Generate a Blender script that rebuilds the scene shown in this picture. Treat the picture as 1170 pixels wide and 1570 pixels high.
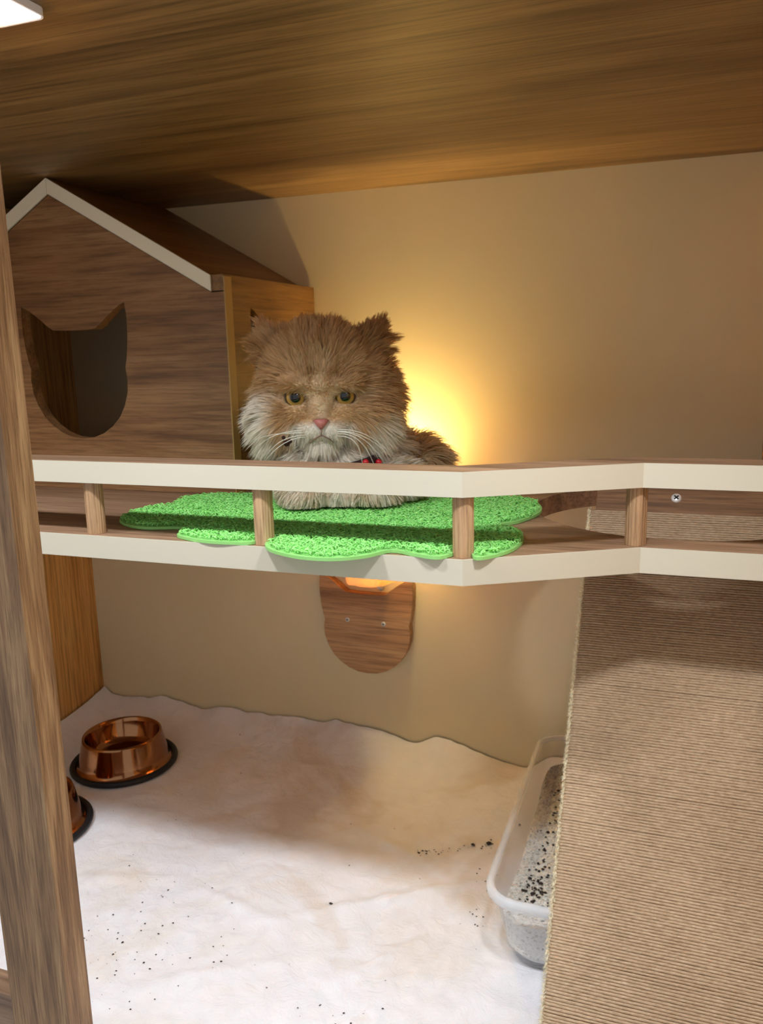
import bpy, bmesh, math, random
import numpy as np
from mathutils import Vector, Matrix, noise, kdtree

SC = bpy.context.scene
COL = SC.collection
for o in list(bpy.data.objects):
    bpy.data.objects.remove(o)
random.seed(7)
RNG = np.random.default_rng(7)

# ------------------------------------------------------------------ camera
W, H, FPX = 1170, 1570, 1250.0
CAM_Z = 0.715
pit, yaw, rol = math.radians(11.2), math.radians(20.2), math.radians(-1.39)
fwd = Vector((-math.sin(yaw) * math.cos(pit), math.cos(yaw) * math.cos(pit), -math.sin(pit)))
rt0 = Vector((math.cos(yaw), math.sin(yaw), 0))
up0 = rt0.cross(fwd)
rt = rt0 * math.cos(rol) + up0 * math.sin(rol)
up = up0 * math.cos(rol) - rt0 * math.sin(rol)
cd = bpy.data.cameras.new('camera')
cd.sensor_fit = 'VERTICAL'
cd.sensor_height = 36
cd.lens = 36 * FPX / H
cd.clip_start = 0.02
cam = bpy.data.objects.new('camera', cd)
cam.matrix_world = Matrix(((rt.x, up.x, -fwd.x, 0), (rt.y, up.y, -fwd.y, 0), (rt.z, up.z, -fwd.z, CAM_Z), (0, 0, 0, 1)))
COL.objects.link(cam)
SC.camera = cam

# ------------------------------------------------------------------ world, exposure
wd = bpy.data.worlds.new('shop_ambient')
SC.world = wd
wd.use_nodes = True
wd.node_tree.nodes['Background'].inputs[0].default_value = (0.90, 0.94, 1.0, 1)
wd.node_tree.nodes['Background'].inputs[1].default_value = 0.55
SC.view_settings.view_transform = 'Standard'
SC.view_settings.look = 'None'
SC.view_settings.gamma = 1
SC.view_settings.use_curve_mapping = False
SC.view_settings.exposure = 0.08

LED_POWER = 2.2
LED_COLOR = (0.88, 0.935, 1.0)
LAMP_POWER = 12.5
LAMP_COLOR = (1.0, 0.76, 0.34)


# ------------------------------------------------------------------ helpers
def lin(r, g, b):
    f = lambda c: c / 12.92 if c <= 0.04045 else ((c + 0.055) / 1.055) ** 2.4
    return (f(r / 255), f(g / 255), f(b / 255), 1)


def newmat(name):
    m = bpy.data.materials.new(name)
    m.use_nodes = True
    nt = m.node_tree
    return m, nt, nt.nodes['Principled BSDF']


def N(nt, kind, **kw):
    n = nt.nodes.new(kind)
    for k, v in kw.items():
        setattr(n, k, v)
    return n


def ramp_node(nt, stops, fac):
    r = N(nt, 'ShaderNodeValToRGB')
    e = r.color_ramp.elements
    while len(e) < len(stops):
        e.new(0.5)
    for el, (p, c) in zip(e, stops):
        el.position = p
        el.color = c
    nt.links.new(fac, r.inputs[0])
    return r.outputs[0]


def mix(nt, fac, a, b, mode='MIX'):
    n = N(nt, 'ShaderNodeMix', data_type='RGBA', blend_type=mode)
    for sock, v in ((n.inputs['Factor'], fac), (n.inputs[6], a), (n.inputs[7], b)):
        if hasattr(v, 'is_output'):
            nt.links.new(v, sock)
        else:
            sock.default_value = v
    return n.outputs[2]


def bump(nt, bsdf, height, strength, dist=0.001):
    b = N(nt, 'ShaderNodeBump')
    b.inputs['Strength'].default_value = strength
    b.inputs['Distance'].default_value = dist
    nt.links.new(height, b.inputs['Height'])
    nt.links.new(b.outputs[0], bsdf.inputs['Normal'])


def noise_node(nt, vec, scale, detail=4, rough=0.55, dist=0.0):
    n = N(nt, 'ShaderNodeTexNoise')
    n.inputs['Scale'].default_value = scale
    n.inputs['Detail'].default_value = detail
    n.inputs['Roughness'].default_value = rough
    n.inputs['Distortion'].default_value = dist
    if vec is not None:
        nt.links.new(vec, n.inputs['Vector'])
    return n.outputs[0]


def plain(name, col, rough=0.5, metal=0.0, bump_scale=0, bump_s=0.1, var=0.0):
    m, nt, b = newmat(name)
    b.inputs['Base Color'].default_value = col
    b.inputs['Roughness'].default_value = rough
    b.inputs['Metallic'].default_value = metal
    tc = N(nt, 'ShaderNodeTexCoord')
    if bump_scale:
        bump(nt, b, noise_node(nt, tc.outputs['Object'], bump_scale, 5), bump_s)
    if var:
        n = noise_node(nt, tc.outputs['Object'], 9, 5)
        dark = tuple(c * (1 - var) for c in col[:3]) + (1,)
        nt.links.new(ramp_node(nt, [(0.3, dark), (0.7, col)], n), b.inputs['Base Color'])
    return m


def wood(name, dark, mid, light, axis='X', scale=1.0, rough=0.45, knots=0.5, seed=0.0):
    """laminate wood grain running along axis, in world-sized object coordinates"""
    m, nt, b = newmat(name)
    geo = N(nt, 'ShaderNodeNewGeometry')
    mp = N(nt, 'ShaderNodeMapping')
    s = [26 * scale] * 3
    s['XYZ'.index(axis)] = 1.7 * scale
    mp.inputs['Scale'].default_value = s
    mp.inputs['Location'].default_value = (seed, seed * 1.7, seed * 0.6)
    nt.links.new(geo.outputs['Position'], mp.inputs['Vector'])
    big = noise_node(nt, mp.outputs[0], 1.0, 6, 0.6, 0.35)
    mp2 = N(nt, 'ShaderNodeMapping')
    s2 = [190 * scale] * 3
    s2['XYZ'.index(axis)] = 7 * scale
    mp2.inputs['Scale'].default_value = s2
    nt.links.new(geo.outputs['Position'], mp2.inputs['Vector'])
    fine = noise_node(nt, mp2.outputs[0], 1.0, 4, 0.7, 0.1)
    c1 = ramp_node(nt, [(0.30, dark), (0.5, mid), (0.72, light)], big)
    c2 = ramp_node(nt, [(0.34, (0.56, 0.52, 0.48, 1)), (0.56, (1.06, 1.06, 1.06, 1))], fine)
    c = mix(nt, 0.95, c1, c2, 'MULTIPLY')
    if knots:
        mp3 = N(nt, 'ShaderNodeMapping')
        s3 = [9 * scale] * 3
        s3['XYZ'.index(axis)] = 2.4 * scale
        mp3.inputs['Scale'].default_value = s3
        mp3.inputs['Location'].default_value = (seed * 2.3, 3.1 + seed, seed)
        nt.links.new(geo.outputs['Position'], mp3.inputs['Vector'])
        k = noise_node(nt, mp3.outputs[0], 1.0, 3, 0.6, 0.8)
        kc = ramp_node(nt, [(0.60, (1, 1, 1, 1)), (0.74, (0.55, 0.48, 0.44, 1))], k)
        c = mix(nt, knots, c, kc, 'MULTIPLY')
    nt.links.new(c, b.inputs['Base Color'])
    b.inputs['Roughness'].default_value = rough
    bump(nt, b, fine, 0.25, 0.0006)
    return m


def obj(name, bm, mat, parent=None, smooth=False, bevel=0.0):
    if bevel:
        es = [e for e in bm.edges if e.is_manifold and e.calc_face_angle(0) > 0.6]
        bmesh.ops.bevel(bm, geom=es, offset=bevel, segments=2, affect='EDGES', profile=0.6, clamp_overlap=True)
    bmesh.ops.recalc_face_normals(bm, faces=bm.faces)
    me = bpy.data.meshes.new(name)
    bm.to_mesh(me)
    bm.free()
    return mobj(name, me, mat, parent, smooth)


def mobj(name, me, mat, parent=None, smooth=False):
    if mat:
        me.materials.append(mat)
    if smooth:
        me.polygons.foreach_set('use_smooth', [True] * len(me.polygons))
    o = bpy.data.objects.new(name, me)
    COL.objects.link(o)
    if parent:
        o.parent = parent
        o.matrix_parent_inverse = Matrix.Translation(-parent.location)
    return o


def thing(name, label, cat, loc=(0, 0, 0), group=None):
    o = bpy.data.objects.new(name, None)
    o.empty_display_size = 0.05
    COL.objects.link(o)
    o.location = loc
    return tag(o, label, cat, group)


def tag(o, label, cat, group=None, kind=None):
    o['label'] = label
    o['category'] = cat
    if group:
        o['group'] = group
    if kind:
        o['kind'] = kind
    return o


def struct(name, bm, mat, label=None, bevel=0.0):
    o = obj(name, bm, mat, None, False, bevel)
    o['kind'] = 'structure'
    if label:
        o['label'] = label
    return o


def box(bm, x0, x1, y0, y1, z0, z1):
    v = [bm.verts.new((x, y, z)) for z in (z0, z1) for y in (y0, y1) for x in (x0, x1)]
    for f in ((0, 2, 3, 1), (4, 5, 7, 6), (0, 1, 5, 4), (1, 3, 7, 5), (3, 2, 6, 7), (2, 0, 4, 6)):
        bm.faces.new([v[i] for i in f])
    return bm


def boxbm(*a):
    return box(bmesh.new(), *a)


def prism(bm, loops, to3, d):
    """extrude a flat outline (first loop) with holes (others); to3(u, v, w) -> xyz; thickness d along w"""
    rings = []
    edges = []
    for lp in loops:
        vs = [bm.verts.new(to3(u, v, 0)) for u, v in lp]
        rings.append(vs)
        for i in range(len(vs)):
            edges.append(bm.edges.new((vs[i], vs[(i + 1) % len(vs)])))
    nrm = (Vector(to3(0, 0, 1)) - Vector(to3(0, 0, 0))).normalized()
    r = bmesh.ops.triangle_fill(bm, use_beauty=True, use_dissolve=False, edges=edges, normal=nrm)
    faces = [g for g in r['geom'] if isinstance(g, bmesh.types.BMFace)]
    back = {}
    for vs, lp in zip(rings, loops):
        for v, (u, w_) in zip(vs, lp):
            back[v] = bm.verts.new(to3(u, w_, d))
    for f in faces:
        bm.faces.new([back[v] for v in reversed(f.verts)])
    for vs in rings:
        n = len(vs)
        for i in range(n):
            a, b = vs[i], vs[(i + 1) % n]
            bm.faces.new((a, b, back[b], back[a]))
    return bm


def tube(bm, pts, rad, sides=8, cap=True):
    pts = [Vector(p) for p in pts]
    n = len(pts)
    rs = rad if hasattr(rad, '__len__') else [rad] * n
    rings = []
    ref = None
    for i, p in enumerate(pts):
        t = (pts[min(i + 1, n - 1)] - pts[max(i - 1, 0)]).normalized()
        if ref is None:
            ref = Vector((0, 0, 1)) if abs(t.z) < 0.9 else Vector((1, 0, 0))
        a = (ref - t * ref.dot(t)).normalized()
        ref = a
        b = t.cross(a)
        rings.append([bm.verts.new(p + (a * math.cos(2 * math.pi * k / sides) + b * math.sin(2 * math.pi * k / sides)) * rs[i]) for k in range(sides)])
    for i in range(n - 1):
        for k in range(sides):
            bm.faces.new((rings[i][k], rings[i][(k + 1) % sides], rings[i + 1][(k + 1) % sides], rings[i + 1][k]))
    if cap:
        bm.faces.new(rings[0][::-1])
        bm.faces.new(rings[-1])
    return bm


def lathe(bm, prof, cx, cy, seg=48, closed=False):
    rings = []
    for r, z in prof:
        rings.append([bm.verts.new((cx + r * math.cos(2 * math.pi * k / seg), cy + r * math.sin(2 * math.pi * k / seg), z)) for k in range(seg)])
    m = len(rings)
    for i in range(m if closed else m - 1):
        a, b = rings[i], rings[(i + 1) % m]
        for k in range(seg):
            bm.faces.new((a[k], a[(k + 1) % seg], b[(k + 1) % seg], b[k]))
    return bm, rings


def catmull(pts, sub=6, closed=True):
    out = []
    n = len(pts)
    for i in range(n if closed else n - 1):
        g = lambda j: np.array(pts[j % n] if closed else pts[min(max(j, 0), n - 1)], float)
        p0, p1, p2, p3 = g(i - 1), g(i), g(i + 1), g(i + 2)
        for s in range(sub):
            t = s / sub
            out.append(tuple(0.5 * ((2 * p1) + (-p0 + p2) * t + (2 * p0 - 5 * p1 + 4 * p2 - p3) * t * t + (-p0 + 3 * p1 - 3 * p2 + p3) * t ** 3)))
    if not closed:
        out.append(tuple(pts[-1]))
    return out


def cat_head(cx, cy, w):
    """outline of a cat's head with pricked ears; cx = middle, cy = chin, w = full width"""
    half = [(0, 0), (0.10, 0.008), (0.20, 0.042), (0.29, 0.098), (0.365, 0.17), (0.42, 0.26), (0.455, 0.36), (0.465, 0.46), (0.452, 0.545)]
    ear = [(0.468, 0.60), (0.487, 0.70), (0.498, 0.82), (0.500, 0.93), (0.490, 1.03), (0.44, 1.012), (0.38, 0.975), (0.31, 0.925), (0.25, 0.875), (0.20, 0.845), (0.13, 0.84), (0.0, 0.838)]
    right = half + ear
    left = [(-x, y) for x, y in reversed(right[1:-1])]
    return [(cx + x * w, cy + y * w) for x, y in right + left]


# ------------------------------------------------------------------ materials
M = {}
M['wood_shelf'] = wood('walnut_laminate', lin(118, 90, 68), lin(154, 121, 93), lin(178, 145, 115), 'X', 1.2, 0.5, 0.35, 1.3)
M['wood_house'] = wood('walnut_laminate_house', lin(106, 72, 42), lin(142, 102, 64), lin(162, 124, 84), 'X', 1.7, 0.5, 0.45, 4.1)
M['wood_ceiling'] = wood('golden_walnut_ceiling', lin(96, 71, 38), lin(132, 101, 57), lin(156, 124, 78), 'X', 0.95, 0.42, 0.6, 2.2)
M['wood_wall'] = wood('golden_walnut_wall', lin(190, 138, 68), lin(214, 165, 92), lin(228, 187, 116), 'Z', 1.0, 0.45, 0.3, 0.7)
M['wood_side'] = wood('golden_walnut_side', lin(104, 72, 34), lin(134, 96, 50), lin(154, 116, 68), 'Y', 0.8, 0.45, 0.3, 5.7)
M['wood_post'] = wood('walnut_post', lin(112, 80, 52), lin(154, 116, 78), lin(196, 158, 112), 'Z', 3.2, 0.5, 0.25, 3.3)
M['wood_baluster'] = wood('baluster_wood', lin(166, 128, 92), lin(192, 154, 114), lin(212, 178, 138), 'Z', 2.2, 0.55, 0.0, 6.0)
M['wood_plaque'] = wood('walnut_plaque', lin(150, 108, 66), lin(188, 143, 95), lin(206, 164, 116), 'X', 1.1, 0.5, 0.5, 8.4)
M['cream_edge'] = plain('cream_edge_band', lin(208, 200, 178), 0.4, 0, 40, 0.02)
M['cream_gable'] = plain('cream_gable_band', lin(240, 232, 208), 0.4, 0, 40, 0.02)
M['ochre_edge'] = plain('ochre_edge_band', lin(176, 142, 84), 0.45, 0, 60, 0.03)
M['black_rubber'] = plain('black_rubber', lin(18, 18, 22), 0.55, 0, 200, 0.05)
M['screw_metal'] = plain('screw_metal', lin(235, 233, 228), 0.35, 0.2)
M['dark'] = plain('dark_recess', lin(16, 14, 12), 0.7)


def m_wall():
    m, nt, b = newmat('beige_laminate_wall')
    geo = N(nt, 'ShaderNodeNewGeometry')
    n = noise_node(nt, geo.outputs['Position'], 3.0, 3)
    c = ramp_node(nt, [(0.3, lin(222, 204, 162)), (0.7, lin(229, 212, 171))], n)
    nt.links.new(c, b.inputs['Base Color'])
    b.inputs['Roughness'].default_value = 0.38
    b.inputs['Specular IOR Level'].default_value = 0.35
    bump(nt, b, noise_node(nt, geo.outputs['Position'], 260, 2), 0.06, 0.0004)
    return m


M['wall'] = m_wall()


def m_copper():
    m, nt, b = newmat('copper_steel')
    b.inputs['Base Color'].default_value = lin(160, 112, 76)
    b.inputs['Metallic'].default_value = 1
    b.inputs['Roughness'].default_value = 0.12
    tc = N(nt, 'ShaderNodeTexCoord')
    bump(nt, b, noise_node(nt, tc.outputs['Object'], 30, 3), 0.05, 0.001)
    return m


M['copper'] = m_copper()

# ------------------------------------------------------------------ dimensions (metres, floor at 0, camera above the origin)
XL, XR, YB, YF, ZC = -1.105, 0.115, 1.30, 0.455, 0.970
SH_T, SH_B = 0.518, 0.493            # shelf deck
RB, RT = 0.5785, 0.602               # upper rail

# ------------------------------------------------------------------ room shell
struct('floor', boxbm(XL - 0.02, XR + 0.02, YF, YB + 0.02, -0.03, 0.0), M['wood_shelf'])
struct('wall_back', boxbm(XL - 0.02, XR + 0.02, YB, YB + 0.02, 0.0, ZC), M['wall'])
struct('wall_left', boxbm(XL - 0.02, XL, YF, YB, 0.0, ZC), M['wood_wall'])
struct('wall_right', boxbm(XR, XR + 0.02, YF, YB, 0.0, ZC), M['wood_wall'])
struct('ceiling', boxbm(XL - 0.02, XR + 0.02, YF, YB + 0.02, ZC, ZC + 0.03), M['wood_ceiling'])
struct('trim_1', boxbm(-0.537, -0.473, 0.4735, 0.50, 0.0, ZC), M['wood_post'], 'walnut upright post at the front left of the enclosure', 0.0012)
struct('trim_2', boxbm(XL, -0.537, 0.475, 0.498, 0.0, 0.158), M['wood_shelf'], 'low walnut rail at the foot of the front post', 0.001)


# ------------------------------------------------------------------ ceiling lights
def ceiling_light(x, label):
    y = 0.512
    t = thing('ceiling_light', label, 'light', (x, y, ZC), 'flush lights in the ceiling of the enclosure')

    def rr(w, h, r):
        p = []
        for cx, cy, a0 in ((w - r, h - r, 0), (-w + r, h - r, 90), (-w + r, -h + r, 180), (w - r, -h + r, 270)):
            for k in range(7):
                a = math.radians(a0 + 15 * k)
                p.append((cx + r * math.cos(a), cy + r * math.sin(a)))
        return p
    bm = prism(bmesh.new(), [rr(0.026, 0.034, 0.009), rr(0.0245, 0.0325, 0.0075)], lambda u, v, w: (x + u, y + v, ZC - 0.006 + w), 0.0058)
    obj('frame', bm, M['lamp_frame'], t)
    bm = prism(bmesh.new(), [rr(0.0245, 0.0325, 0.0075)], lambda u, v, w: (x + u, y + v, ZC - 0.0045 + w), 0.004)
    obj('diffuser', bm, M['lamp_diffuser'], t)
    L = bpy.data.lights.new('ceiling_lamp', 'AREA')
    L.shape = 'RECTANGLE'
    L.size, L.size_y = 0.046, 0.06
    L.energy = LED_POWER
    L.color = LED_COLOR
    L.spread = math.radians(135)
    o = bpy.data.objects.new('ceiling_lamp', L)
    COL.objects.link(o)
    o.parent = t
    o.location = (0, 0, -0.0075)
    return t


M['lamp_frame'] = plain('white_lamp_frame', lin(235, 235, 240), 0.35)
m, nt, b = newmat('lamp_diffuser')
b.inputs['Base Color'].default_value = (0.3, 0.32, 0.36, 1)
b.inputs['Emission Color'].default_value = (0.78, 0.86, 1.0, 1)
b.inputs['Emission Strength'].default_value = 0.9
M['lamp_diffuser'] = m
ceiling_light(-0.482, 'small white rounded flush light in the ceiling at the top left corner')
ceiling_light(-0.94, 'small white flush light in the ceiling in front of the little house')
ceiling_light(-0.03, 'small white flush light in the ceiling in front of the scratching ramp')

# ------------------------------------------------------------------ shelf with railing
shelf = thing('cat_shelf', 'walnut shelf across the enclosure with cream edges and a low round-post railing', 'shelf', (-0.5, 1.0, SH_B))
FRONT = [(XL + 0.002, 0.731), (-0.188, 0.731), (-0.031, 0.822), (XR - 0.002, 0.822)]
HC, HR = (0.0, 1.032), 0.168
# the round opening is cut off by the right wall: deck outline goes round it
LX, LY = -0.475, 1.232               # wall lamp axis
notch = [(-0.235, YB - 0.001), (-0.235, 1.224), (-0.462, 1.224), (-0.462, YB - 0.001)]   # slot along the wall above the lamp
aR = math.acos((XR - 0.002 - HC[0]) / HR)
arc = [(HC[0] + HR * math.cos(a), HC[1] + HR * math.sin(a)) for a in np.linspace(-aR, -(2 * math.pi - aR), 60)]
deck_outline = FRONT + arc + [(XR - 0.002, YB - 0.001)] + notch + [(XL + 0.002, YB - 0.001)]
# FRONT runs left to right along the front, then up the right wall to the opening, round it, on to the back
bm = prism(bmesh.new(), [deck_outline], lambda u, v, w: (u, v, SH_B + w), SH_T - SH_B)
obj('deck', bm, M['wood_shelf'], shelf)


def offset_path(path, d):
    out = []
    for i, p in enumerate(path):
        ns = []
        for a, b in ((i - 1, i), (i, i + 1)):
            if a >= 0 and b < len(path):
                q = Vector(path[b]) - Vector(path[a])
                ns.append(Vector((-q.y, q.x)).normalized())
        n = sum(ns, Vector((0, 0))).normalized()
        k = d / n.dot(ns[0])
        out.append((p[0] + n.x * k, p[1] + n.y * k))
    return out


def strip(name, z0, z1, d0, d1, mat, bev):
    a, b = offset_path(FRONT, d0), offset_path(FRONT, d1)
    a[0] = (XL + 0.002, a[0][1]); b[0] = (XL + 0.002, b[0][1])
    a[-1] = (XR - 0.002, a[-1][1]); b[-1] = (XR - 0.002, b[-1][1])
    bm = prism(bmesh.new(), [a + b[::-1]], lambda u, v, w: (u, v, z0 + w), z1 - z0)
    return obj(name, bm, mat, shelf, False, bev)


strip('rail', RB, RT, 0.0, 0.044, M['wood_shelf'], 0)
o = strip('rail_edge_band', RB - 0.0003, RT + 0.0003, -0.0016, 0.0, M['cream_edge'], 0)
o['label'] = 'cream front edge of the rail'
o = strip('deck_edge_band', SH_B - 0.0005, SH_T + 0.0003, -0.0016, 0.0, M['cream_edge'], 0)
o['label'] = 'cream front edge of the shelf'
for (bx_, by_) in ((-0.838, 0.745), (-0.622, 0.745), (-0.406, 0.745), (-0.191, 0.7455), (-0.0365, 0.8355), (0.095, 0.8365)):
    bm = bmesh.new()
    rings = []
    n = 40
    for z in (SH_T + 0.0002, RB - 0.0002):
        rings.append([bm.verts.new((bx_ + (0.0104 - 0.0005 * (k % 2)) * math.cos(2 * math.pi * k / n), by_ + (0.0104 - 0.0005 * (k % 2)) * math.sin(2 * math.pi * k / n), z)) for k in range(n)])
    for k in range(n):
        bm.faces.new((rings[0][k], rings[0][(k + 1) % n], rings[1][(k + 1) % n], rings[1][k]))
    bm.faces.new(rings[0][::-1]); bm.faces.new(rings[1])
    obj('baluster', bm, M['wood_baluster'], shelf)

# ------------------------------------------------------------------ little house
HYF, HYB, HXR, HXL = 1.003, 1.2965, -0.589, XL + 0.003
AX, AZ = -0.868, 0.715 + 0.2535      # ridge
SL = 0.567                           # roof slope
RTH = 0.0215                         # vertical thickness of roof boards
EX = -0.608                          # eave end
house = thing('cat_house', 'walnut cat house with cat-head doorways and cream-edged gable roof standing on the shelf', 'cat house', (-0.85, 1.14, SH_T))
roofz = lambda x: AZ - SL * abs(x - AX)
zt = SH_T + 0.0004
front = [(HXL, zt), (HXR, zt), (HXR, roofz(HXR) - RTH + 0.004), (EX, roofz(EX) - RTH - 0.0015), (AX, AZ - RTH - 0.0015), (HXL, roofz(HXL) - RTH - 0.0015)]
front[2] = (HXR, roofz(EX) - RTH - 0.0005)
head = cat_head(-0.846, 0.715 - 0.1195, 0.190)
bm = prism(bmesh.new(), [front, head], lambda u, v, w: (u, HYF + w, v), 0.018)
obj('front_panel', bm, M['wood_house'], house)
side = [(HYF + 0.019, zt), (HYB, zt), (HYB, roofz(EX) - RTH + 0.0006), (HYF + 0.019, roofz(EX) - RTH + 0.0006)]
head2 = cat_head(1.162, 0.715 - 0.120, 0.180)
bm = prism(bmesh.new(), [side, head2], lambda u, v, w: (HXR - w, u, v), 0.018)
obj('side_panel', bm, M['wood_side'], house)
bm = boxbm(HXR - 0.0002, HXR + 0.0014, HYF - 0.0003, HYF + 0.0185, zt, roofz(EX) - 0.002)
o = obj('corner_edge_band', bm, M['ochre_edge'], house)
o['label'] = 'ochre edge band on the corner of the house'
# roof boards: right slope, left slope
rp = [(AX + 0.0003, AZ), (EX, roofz(EX)), (EX, roofz(EX) - RTH), (AX + 0.0003, AZ - RTH)]
bm = prism(bmesh.new(), [rp], lambda u, v, w: (u, HYF + 0.0005 + w, v), HYB - HYF)
obj('roof_panel', bm, M['wood_side'], house)
lp = [(AX - 0.0003, AZ), (HXL, roofz(HXL)), (HXL, roofz(HXL) - RTH), (AX - 0.0003, AZ - RTH)]
bm = prism(bmesh.new(), [lp], lambda u, v, w: (u, HYF + 0.0005 + w, v), HYB - HYF)
obj('roof_panel', bm, M['wood_side'], house)
for poly in (rp, lp):
    bm = prism(bmesh.new(), [poly], lambda u, v, w: (u, HYF - 0.0025 + w, v), 0.0028)
    o = obj('gable_edge_band', bm, M['cream_gable'], house)
    o['label'] = 'cream edge of the gable roof'
bm = boxbm(EX + 0.0003, HXR, HYF + 0.0005, HYB, roofz(EX) - RTH + 0.0008, roofz(EX) + 0.0005)
obj('eave_strip', bm, M['wood_side'], house)

# ------------------------------------------------------------------ wall lamp under the shelf
lamp = thing('wall_lamp', 'wall lamp on a walnut cat-head plaque with an amber shade below the shelf', 'lamp', (LX, YB, 0.25))
plq = cat_head(-0.506, 0.148, 0.176)
bm = prism(bmesh.new(), [plq], lambda u, v, w: (u, YB - 0.018 + w, v), 0.0178)
obj('back_plate', bm, M['wood_plaque'], lamp, False, 0.0012)
for sx, sz in ((-0.541, 0.246), (-0.473, 0.244)):
    bm = bmesh.new()
    prof = [(0.0, 0.0016), (0.0028, 0.0014), (0.0042, 0.0004), (0.0042, -0.001)]
    lathe(bm, prof, 0, 0, 20)
    bmesh.ops.rotate(bm, verts=bm.verts, matrix=Matrix.Rotation(math.pi / 2, 3, 'X'))
    bmesh.ops.translate(bm, verts=bm.verts, vec=(sx, YB - 0.0185, sz))
    s = obj('screw', bm, M['screw_metal'], lamp, True)
    bm = bmesh.new()
    box(bm, sx - 0.0022, sx + 0.0022, YB - 0.0204, YB - 0.0195, sz - 0.0005, sz + 0.0005)
    box(bm, sx - 0.0005, sx + 0.0005, YB - 0.0203, YB - 0.0194, sz - 0.0022, sz + 0.0022)
    e = obj('cross_slot', bm, M['dark'], s)
    e.matrix_parent_inverse = Matrix.Identity(4)
m, nt, b = newmat('amber_shade')
b.inputs['Base Color'].default_value = lin(250, 226, 178)
b.inputs['Roughness'].default_value = 0.35
tl = N(nt, 'ShaderNodeBsdfTranslucent')
tl.inputs[0].default_value = lin(255, 222, 150)
mx = N(nt, 'ShaderNodeMixShader')
mx.inputs[0].default_value = 0.16
nt.links.new(b.outputs[0], mx.inputs[1]); nt.links.new(tl.outputs[0], mx.inputs[2])
nt.links.new(mx.outputs[0], nt.nodes['Material Output'].inputs[0])
M['amber'] = m
bm = bmesh.new()
seg = 48
rings = []
for r, z, sc in ((0.004, 0.337, 0), (0.034, 0.335, 0.0), (0.044, 0.345, 0.004), (0.052, 0.375, 0.003), (0.060, 0.43, 0.002), (0.064, 0.488, 0.001), (0.062, 0.488, 0.001), (0.058, 0.43, 0.002), (0.049, 0.377, 0.003), (0.034, 0.341, 0.0), (0.004, 0.341, 0)):
    rings.append([bm.verts.new((LX + (r + sc * math.cos(6 * a)) * math.cos(a), LY + (r + sc * math.cos(6 * a)) * math.sin(a), z - (0.006 * math.cos(6 * a) if sc == 0.004 else 0))) for a in [2 * math.pi * k / seg for k in range(seg)]])
for i in range(len(rings) - 1):
    for k in range(seg):
        bm.faces.new((rings[i][k], rings[i][(k + 1) % seg], rings[i + 1][(k + 1) % seg], rings[i + 1][k]))
obj('shade', bm, M['amber'], lamp, True)
bm = tube(bmesh.new(), [(LX, YB - 0.018, 0.31), (LX, YB - 0.03, 0.318), (LX, LY + 0.02, 0.329), (LX, LY, 0.339)], 0.006, 10)
obj('arm', bm, M['screw_metal'], lamp, True)
m, nt, b = newmat('warm_bulb')
b.inputs['Base Color'].default_value = (1, 0.9, 0.7, 1)
b.inputs['Emission Color'].default_value = (1, 0.7, 0.3, 1)
b.inputs['Emission Strength'].default_value = 6
M['bulb'] = m
bm = bmesh.new()
lathe(bm, [(0.001, 0.342), (0.012, 0.342), (0.012, 0.37), (0.02, 0.39), (0.024, 0.41), (0.021, 0.428), (0.012, 0.439), (0.001, 0.442)], LX, LY, 24)
obj('bulb', bm, M['bulb'], lamp, True)
L = bpy.data.lights.new('warm_lamp', 'POINT')
L.energy = LAMP_POWER
L.color = LAMP_COLOR
L.shadow_soft_size = 0.028
o = bpy.data.objects.new('warm_lamp', L)
COL.objects.link(o)
o.parent = lamp
o.location = (0.043, LY + 0.012 - YB, 0.462 - 0.25)

# ------------------------------------------------------------------ scratching ramp
RX0, RX1 = -0.0985, 0.104
RM = 1.283
rl = math.hypot(1, RM)
rd = Vector((0, 1 / rl, RM / rl))          # up the ramp
rn = Vector((0, -RM / rl, 1 / rl))         # out of its face
R0 = Vector((0, 0.611 + 0.006, 0.006))     # foot of the roped face
S_TOP = 0.648                               # roped length
ramp_o = thing('scratching_ramp', 'steep scratching ramp wound with tan sisal rope rising through the shelf opening', 'cat ramp', (0, 0.62, 0))


def rpt(x, s, w):
    p = R0 + rd * s + rn * w
    return (x, p.y, p.z)


S_END = 0.690
bm = bmesh.new()
th = 0.016
vs = []
for x in (RX0 + 0.006, RX1 - 0.003):
    vs.append([bm.verts.new(rpt(x, s, w)) for s, w in ((0.016, -0.003), (S_END, -0.003), (S_END, -0.003 - th), (0.03, -0.003 - th))])
for i in range(4):
    bm.faces.new((vs[0][i], vs[0][(i + 1) % 4], vs[1][(i + 1) % 4], vs[1][i]))
bm.faces.new(vs[0]); bm.faces.new(vs[1][::-1])
obj('board', bm, M['wood_house'], ramp_o)
bm = bmesh.new()
lathe(bm, [(0.0, 0.0020), (0.0040, 0.0018), (0.0060, 0.0006), (0.0060, -0.001)], 0, 0, 20)
mrot = Matrix(((1, 0, 0), (0, rd.y, rn.y), (0, rd.z, rn.z)))
bmesh.ops.transform(bm, matrix=mrot.to_4x4(), verts=bm.verts)
sp = Vector(rpt(0.0005, S_END - 0.021, -0.003))
bmesh.ops.translate(bm, verts=bm.verts, vec=sp)
s = obj('screw', bm, M['screw_metal'], ramp_o, True)
s['label'] = 'bright cross-head screw at the top of the ramp'
bm = bmesh.new()
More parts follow.
